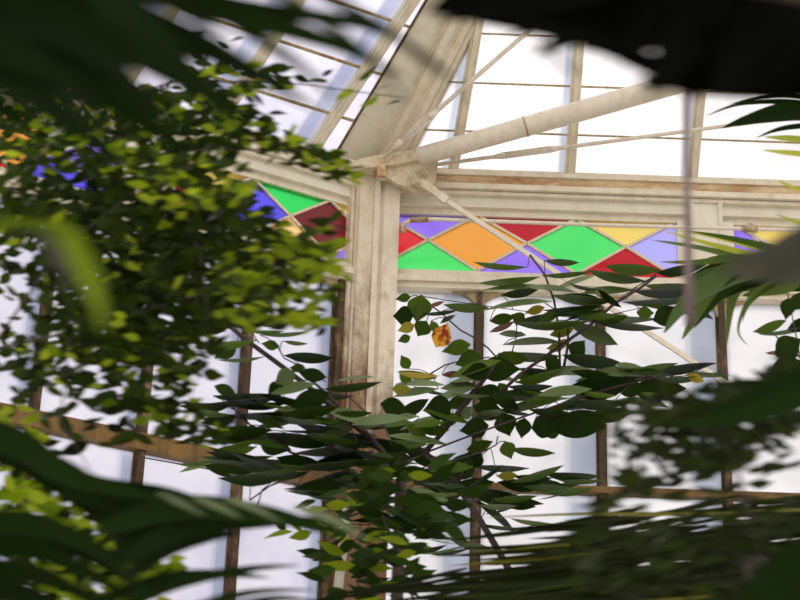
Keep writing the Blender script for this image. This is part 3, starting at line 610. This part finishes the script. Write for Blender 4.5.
# ------------------------------------------------------------------ C: black overhanging leaves, upper right foreground
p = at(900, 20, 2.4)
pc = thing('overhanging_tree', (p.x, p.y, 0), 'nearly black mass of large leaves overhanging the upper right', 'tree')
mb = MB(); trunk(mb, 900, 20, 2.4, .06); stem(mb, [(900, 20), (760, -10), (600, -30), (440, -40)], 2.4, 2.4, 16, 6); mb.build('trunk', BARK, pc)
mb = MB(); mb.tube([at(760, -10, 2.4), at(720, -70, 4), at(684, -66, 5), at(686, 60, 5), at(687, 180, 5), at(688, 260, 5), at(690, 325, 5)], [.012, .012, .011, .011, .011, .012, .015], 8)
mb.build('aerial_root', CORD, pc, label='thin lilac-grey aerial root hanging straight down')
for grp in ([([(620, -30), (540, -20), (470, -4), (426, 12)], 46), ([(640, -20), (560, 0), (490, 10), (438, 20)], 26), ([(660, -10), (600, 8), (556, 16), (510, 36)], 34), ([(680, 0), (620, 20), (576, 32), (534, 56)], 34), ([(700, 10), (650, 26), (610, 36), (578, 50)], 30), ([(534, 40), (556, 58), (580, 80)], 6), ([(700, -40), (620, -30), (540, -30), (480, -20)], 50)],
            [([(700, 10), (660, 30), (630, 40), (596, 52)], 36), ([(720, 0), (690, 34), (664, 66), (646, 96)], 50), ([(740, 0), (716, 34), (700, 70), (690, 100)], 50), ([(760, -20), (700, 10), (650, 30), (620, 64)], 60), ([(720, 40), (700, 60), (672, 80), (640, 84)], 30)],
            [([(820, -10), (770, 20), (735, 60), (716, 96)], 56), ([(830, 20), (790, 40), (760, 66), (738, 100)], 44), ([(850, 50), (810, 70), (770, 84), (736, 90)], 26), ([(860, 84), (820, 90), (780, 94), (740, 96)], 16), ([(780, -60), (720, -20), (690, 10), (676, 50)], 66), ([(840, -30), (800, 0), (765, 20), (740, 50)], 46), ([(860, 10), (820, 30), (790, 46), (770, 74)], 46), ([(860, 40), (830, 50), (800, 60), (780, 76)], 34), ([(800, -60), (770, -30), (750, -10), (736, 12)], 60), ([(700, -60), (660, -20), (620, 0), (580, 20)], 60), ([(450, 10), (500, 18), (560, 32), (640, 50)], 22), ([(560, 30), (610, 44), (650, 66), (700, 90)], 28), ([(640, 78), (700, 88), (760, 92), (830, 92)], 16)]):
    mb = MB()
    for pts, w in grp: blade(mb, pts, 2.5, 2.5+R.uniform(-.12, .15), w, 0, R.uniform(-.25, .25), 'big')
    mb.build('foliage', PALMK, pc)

# ------------------------------------------------------------------ D: fan palm at right
p = at(860, 270, 8.5)
pd = thing('fan_palm', (p.x, p.y, 0), 'green fan palm reaching in from the right edge below the stained glass', 'palm')
mb = MB(); trunk(mb, 860, 290, 8.5, .05); stem(mb, [(860, 290), (830, 275), (800, 262)], 8.5, 8.4, 6, 4); mb.build('trunk', BARK, pd)
mb = MB()
for pts, w, mi in (([(812, 262), (760, 262), (700, 248), (652, 240)], 5, 0), ([(812, 262), (760, 256), (710, 244), (664, 231)], 6, 1), ([(812, 262), (770, 252), (720, 238), (676, 230)], 6, 1), ([(812, 262), (780, 250), (730, 238), (690, 231)], 5, 0),
                   ([(812, 262), (740, 272), (690, 300), (664, 333)], 16, 0), ([(812, 262), (750, 274), (708, 300), (682, 339)], 16, 0), ([(812, 262), (760, 270), (700, 280), (690, 296)], 16, 0), ([(812, 262), (770, 278), (735, 290), (726, 346)], 12, 0), ([(812, 262), (770, 282), (748, 300), (738, 330), (748, 346)], 3, 0),
                   ([(812, 262), (790, 274), (752, 300), (742, 322)], 4, 0), ([(812, 262), (750, 268), (720, 272), (700, 284)], 14, 0), ([(812, 262), (760, 274), (730, 282), (700, 310)], 18, 0), ([(812, 262), (790, 280), (770, 288), (742, 296)], 14, 0), ([(812, 262), (740, 258), (700, 262), (660, 262)], 5, 0), ([(812, 262), (760, 266), (715, 280), (676, 316)], 16, 2), ([(812, 262), (765, 270), (730, 286), (694, 328)], 14, 2), ([(812, 262), (770, 264), (720, 266), (690, 276)], 14, 2), ([(812, 262), (780, 272), (750, 282), (716, 300)], 16, 2), ([(812, 262), (760, 260), (720, 258), (680, 268)], 8, 2), ([(830, 275), (800, 284), (770, 284), (735, 292)], 16, 2)):
    blade(mb, pts, 8.4, 8.5+R.uniform(-.2, .3), w*(1.1 if mi else 1.6), mi, R.uniform(-.5, .5))
mb.build('frond', [PALMG, PALMY, LF['d']], pd)
mb = MB()
for pts, w, mi in (([(840, 108), (790, 102), (740, 104), (706, 116)], 5, 0), ([(840, 112), (790, 108), (750, 118), (722, 128)], 14, 0), ([(840, 120), (800, 116), (760, 120), (735, 126)], 12, 0), ([(840, 124), (800, 126), (776, 130), (756, 138)], 6, 0), ([(840, 146), (800, 140), (780, 138), (764, 137)], 8, 1), ([(840, 160), (800, 154), (780, 152), (762, 150)], 6, 1), ([(840, 104), (790, 96), (760, 98), (730, 104)], 5, 0), ([(840, 200), (800, 190), (785, 184), (778, 180)], 4, 1), ([(840, 240), (800, 224), (785, 218), (776, 214)], 4, 1)):
    blade(mb, pts, 7.5, 7.5, w, mi, R.uniform(-.4, .4))
stem(mb, [(860, 290), (850, 200), (838, 115)], 8.5, 7.5, 4, 3, mi=0)
mb.build('frond', [PALMD, PALMY], pd, label='upper frond with yellow-green lower blades')
p = at(900, 240, 3.0)
pe = thing('palm_leaf', (p.x, p.y, 0), 'broad blurred grey palm leaf lying across the right edge over the green fan palm', 'palm')
mb = MB(); trunk(mb, 900, 240, 3.0, .03); mb.build('stalk', BARK, pe)
mb = MB()
blade(mb, [(900, 240), (820, 242), (770, 258), (725, 262)], 3.0, 3.0, 40, 0, .3); blade(mb, [(900, 240), (820, 256), (770, 272), (716, 270)], 3.0, 3.0, 30, 0, -.3); blade(mb, [(900, 250), (830, 262), (790, 276), (760, 280)], 3.0, 3.0, 26, 0, .2)
mb.build('frond', PALMS, pe)

# ------------------------------------------------------------------ F, H: dark cycads bottom right
p = at(700, 700, 7.0)
cy = thing('cycad', (p.x, p.y, 0), 'dark cycad with thin level leaflets filling the bottom right corner', 'cycad')
mb = MB(); trunk(mb, 700, 690, 7.0, .08); mb.build('trunk', BARK, cy)
for (x0, y0, x1, y1, n, Y, w) in ((840, 500, 440, 600, 46, 7.2, 5), (840, 540, 400, 585, 44, 7.0, 5), (840, 570, 480, 612, 50, 6.8, 6), (840, 520, 540, 545, 34, 7.4, 5), (840, 600, 520, 600, 56, 6.6, 7)):
    mb = MB(); stem(mb, [(700, 690), ((x0+x1)/2+60, max(y0, y1)+30), ((x0+x1)/2, (y0+y1)/2), (x1, y1)], Y, Y, 5, 2)
    for k in range(n):
        t = R.random(); x = x0+(x1-x0)*t+R.uniform(-20, 20); y = y0+(y1-y0)*t+R.uniform(-22, 22); L = R.uniform(90, 200)
        a = R.uniform(2, 14)
        blade(mb, [(x+L/2, y-math.tan(math.radians(a))*L/2), (x, y), (x-L/2, y+math.tan(math.radians(a))*L/2*.6)], Y, Y+R.uniform(-.3, .3), w*R.uniform(.7, 1.4), 1 if R.random() < .05 else 0, R.uniform(-.6, .6), sub=3)
    if n == 34: blade(mb, [(840, 508), (680, 514), (580, 514), (480, 518)], 7.1, 7.1, 4, 1, .3); blade(mb, [(640, 560), (560, 572), (480, 584), (395, 592)], 7.0, 7.0, 4, 0, .3)
    mb.build('frond', [CYCAD, CYCADY], cy)
p = at(760, 640, 4.8)
ch = thing('feathery_shrub', (p.x, p.y, 0), 'dark blurred fine-leaved shrub above the cycad at lower right', 'shrub')
mb = MB(); trunk(mb, 760, 560, 4.8, .03); stem(mb, [(760, 560), (740, 480), (720, 430), (690, 410)], 4.8, 4.8, 5, 2); mb.build('stems', BARK, ch)
mb = MB()
scatter(mb, [(650, 405), (680, 392), (740, 385), (800, 362), (800, 425), (765, 440), (740, 470), (690, 472), (660, 450)], 420, 4.8, .3, (16, 28), (.3, .5), 0, 30, (0,))
scatter(mb, [(605, 400), (660, 396), (670, 480), (608, 490)], 80, 4.8, .25, (12, 20), (.3, .5), 0, 40, (0,))
scatter(mb, [(600, 478), (800, 440), (800, 600), (560, 600), (580, 520)], 230, 4.8, .3, (18, 34), (.25, .4), 4, 16, (0,))
mb.build('foliage', [CYCAD], ch)
mb = MB(); blade(mb, [(860, 360), (800, 378), (740, 402), (700, 410)], 4.2, 4.2, 22, 0, .3); blade(mb, [(860, 380), (800, 396), (740, 416), (660, 425)], 4.2, 4.2, 26, 0, .2); blade(mb, [(860, 560), (800, 575), (760, 600), (720, 640)], 4.0, 4.0, 60, 0, .2); mb.build('long_leaves', PALMD, ch)

# ------------------------------------------------------------------ G: dark palm bottom left foreground
p = at(-160, 620, 4.2)
pg = thing('fan_palm', (p.x, p.y, 0), 'dark palm whose broad blades sweep right across the bottom left corner', 'palm')
mb = MB(); trunk(mb, -160, 620, 4.2, .05); mb.build('trunk', BARK, pg)
for rows in ([([(-120, 415), (20, 450), (90, 505), (152, 562)], 30, 0), ([(-120, 410), (10, 440), (70, 476), (170, 500)], 30, 0), ([(-60, 430), (60, 472), (120, 520), (160, 575)], 30, 0), ([(30, 468), (100, 488), (170, 496), (215, 506)], 26, 0), ([(20, 462), (80, 490), (120, 510), (165, 535)], 28, 0), ([(60, 490), (110, 500), (150, 520), (190, 540)], 22, 0)],
             [([(-160, 540), (0, 522), (90, 545), (150, 600)], 22, 0), ([(-160, 560), (0, 545), (70, 562), (150, 612)], 22, 0), ([(-160, 580), (0, 570), (60, 582), (120, 620)], 22, 0), ([(-160, 550), (0, 535), (80, 552), (140, 590)], 18, 0), ([(-160, 600), (-20, 590), (40, 598), (90, 626)], 22, 0), ([(-160, 520), (0, 516), (60, 526), (135, 566)], 14, 0)],
             [([(110, 560), (170, 522), (250, 513), (322, 532)], 24, 0), ([(100, 530), (180, 508), (270, 515), (350, 536)], 24, 0), ([(120, 560), (190, 525), (260, 520), (330, 520)], 22, 0), ([(120, 580), (170, 548), (210, 536), (240, 534)], 16, 0), ([(158, 493), (185, 505), (206, 517)], 7, 1), ([(195, 497), (222, 508), (242, 519)], 7, 1), ([(226, 498), (255, 508), (282, 523)], 7, 1), ([(296, 506), (335, 520), (368, 541)], 9, 1)],
             [([(60, 640), (160, 590), (240, 570), (300, 565)], 11, 0), ([(60, 660), (180, 612), (250, 592), (316, 590)], 10, 0), ([(60, 620), (150, 582), (220, 574), (270, 578)], 12, 0), ([(160, 640), (230, 608), (280, 598), (318, 602)], 8, 0)]):
    mb = MB()
    for pts, w, mi in rows: blade(mb, pts, 4.3, 4.4+R.uniform(-.15, .2), w, mi, R.uniform(-.4, .4))
    mb.build('frond', [PALMD, PALMT], pg)
# ------------------------------------------------------------------ I: yellow-green blurred leaf
p = at(-100, 240, 2.6)
pi_ = thing('arching_leaf', (p.x, p.y, 0), 'pale yellow-green blurred leaf drooping in front of the vine at left', 'leaf')
mb = MB(); trunk(mb, -100, 240, 2.6, .015); stem(mb, [(-100, 240), (-30, 226), (40, 226)], 2.6, 2.6, 8, 5); mb.build('stalk', YLEAF, pi_)
mb = MB(); blade(mb, [(-40, 226), (20, 222), (60, 232), (64, 240)], 2.6, 2.6, 14, 0, .9); blade(mb, [(40, 228), (70, 240), (95, 290), (105, 335)], 2.6, 2.6, 26, 0, .2); mb.build('blade', YLEAF, pi_)
mb = MB(); blade(mb, [(40, 232), (55, 250), (66, 270), (74, 292)], 2.58, 2.58, 16, 0, .2); mb.build('underside_fold', PALMS, pi_, label='grey folded-back strip')

# ------------------------------------------------------------------ daylight
w = bpy.data.worlds.new('overcast_sky'); sc.world = w; w.use_nodes = True
nt = w.node_tree; nt.nodes.clear(); L = nt.links.new
out = nt.nodes.new('ShaderNodeOutputWorld'); bg = nt.nodes.new('ShaderNodeBackground'); L(bg.outputs[0], out.inputs[0])
tc = nt.nodes.new('ShaderNodeTexCoord'); sx = nt.nodes.new('ShaderNodeSeparateXYZ'); L(tc.outputs['Generated'], sx.inputs[0])
mr = nt.nodes.new('ShaderNodeMapRange'); L(sx.outputs['Z'], mr.inputs[0]); mr.inputs[1].default_value = -.05; mr.inputs[2].default_value = .08; mr.inputs[3].default_value = 0; mr.inputs[4].default_value = 1
m1 = nt.nodes.new('ShaderNodeMix'); m1.data_type = 'RGBA'; m1.inputs[6].default_value = (.45, .43, .38, 1); L(mr.outputs[0], m1.inputs[0])
mr2 = nt.nodes.new('ShaderNodeMapRange'); L(sx.outputs['Y'], mr2.inputs[0]); mr2.inputs[1].default_value = -.3; mr2.inputs[2].default_value = .8; mr2.inputs[3].default_value = 0; mr2.inputs[4].default_value = 1
m2 = nt.nodes.new('ShaderNodeMix'); m2.data_type = 'RGBA'; m2.inputs[6].default_value = (1.45, 1.36, 1.22, 1); m2.inputs[7].default_value = (.97, .96, 1.0, 1); L(mr2.outputs[0], m2.inputs[0])
L(m2.outputs[2], m1.inputs[7]); L(m1.outputs[2], bg.inputs[0]); bg.inputs[1].default_value = 1.0
sd = bpy.data.lights.new('sun', 'SUN'); so = bpy.data.objects.new('sun', sd); col.objects.link(so)
sd.energy = 2.4; sd.color = (1, .93, .78); sd.angle = math.radians(8)
so.rotation_euler = V((.55, -.5, -.67)).to_track_quat('-Z', 'Y').to_euler(); so.location = (-6, 16, 14)

vs = sc.view_settings; vs.view_transform = 'Standard'; vs.look = 'None'; vs.gamma = 1; vs.use_curve_mapping = False; vs.exposure = 0
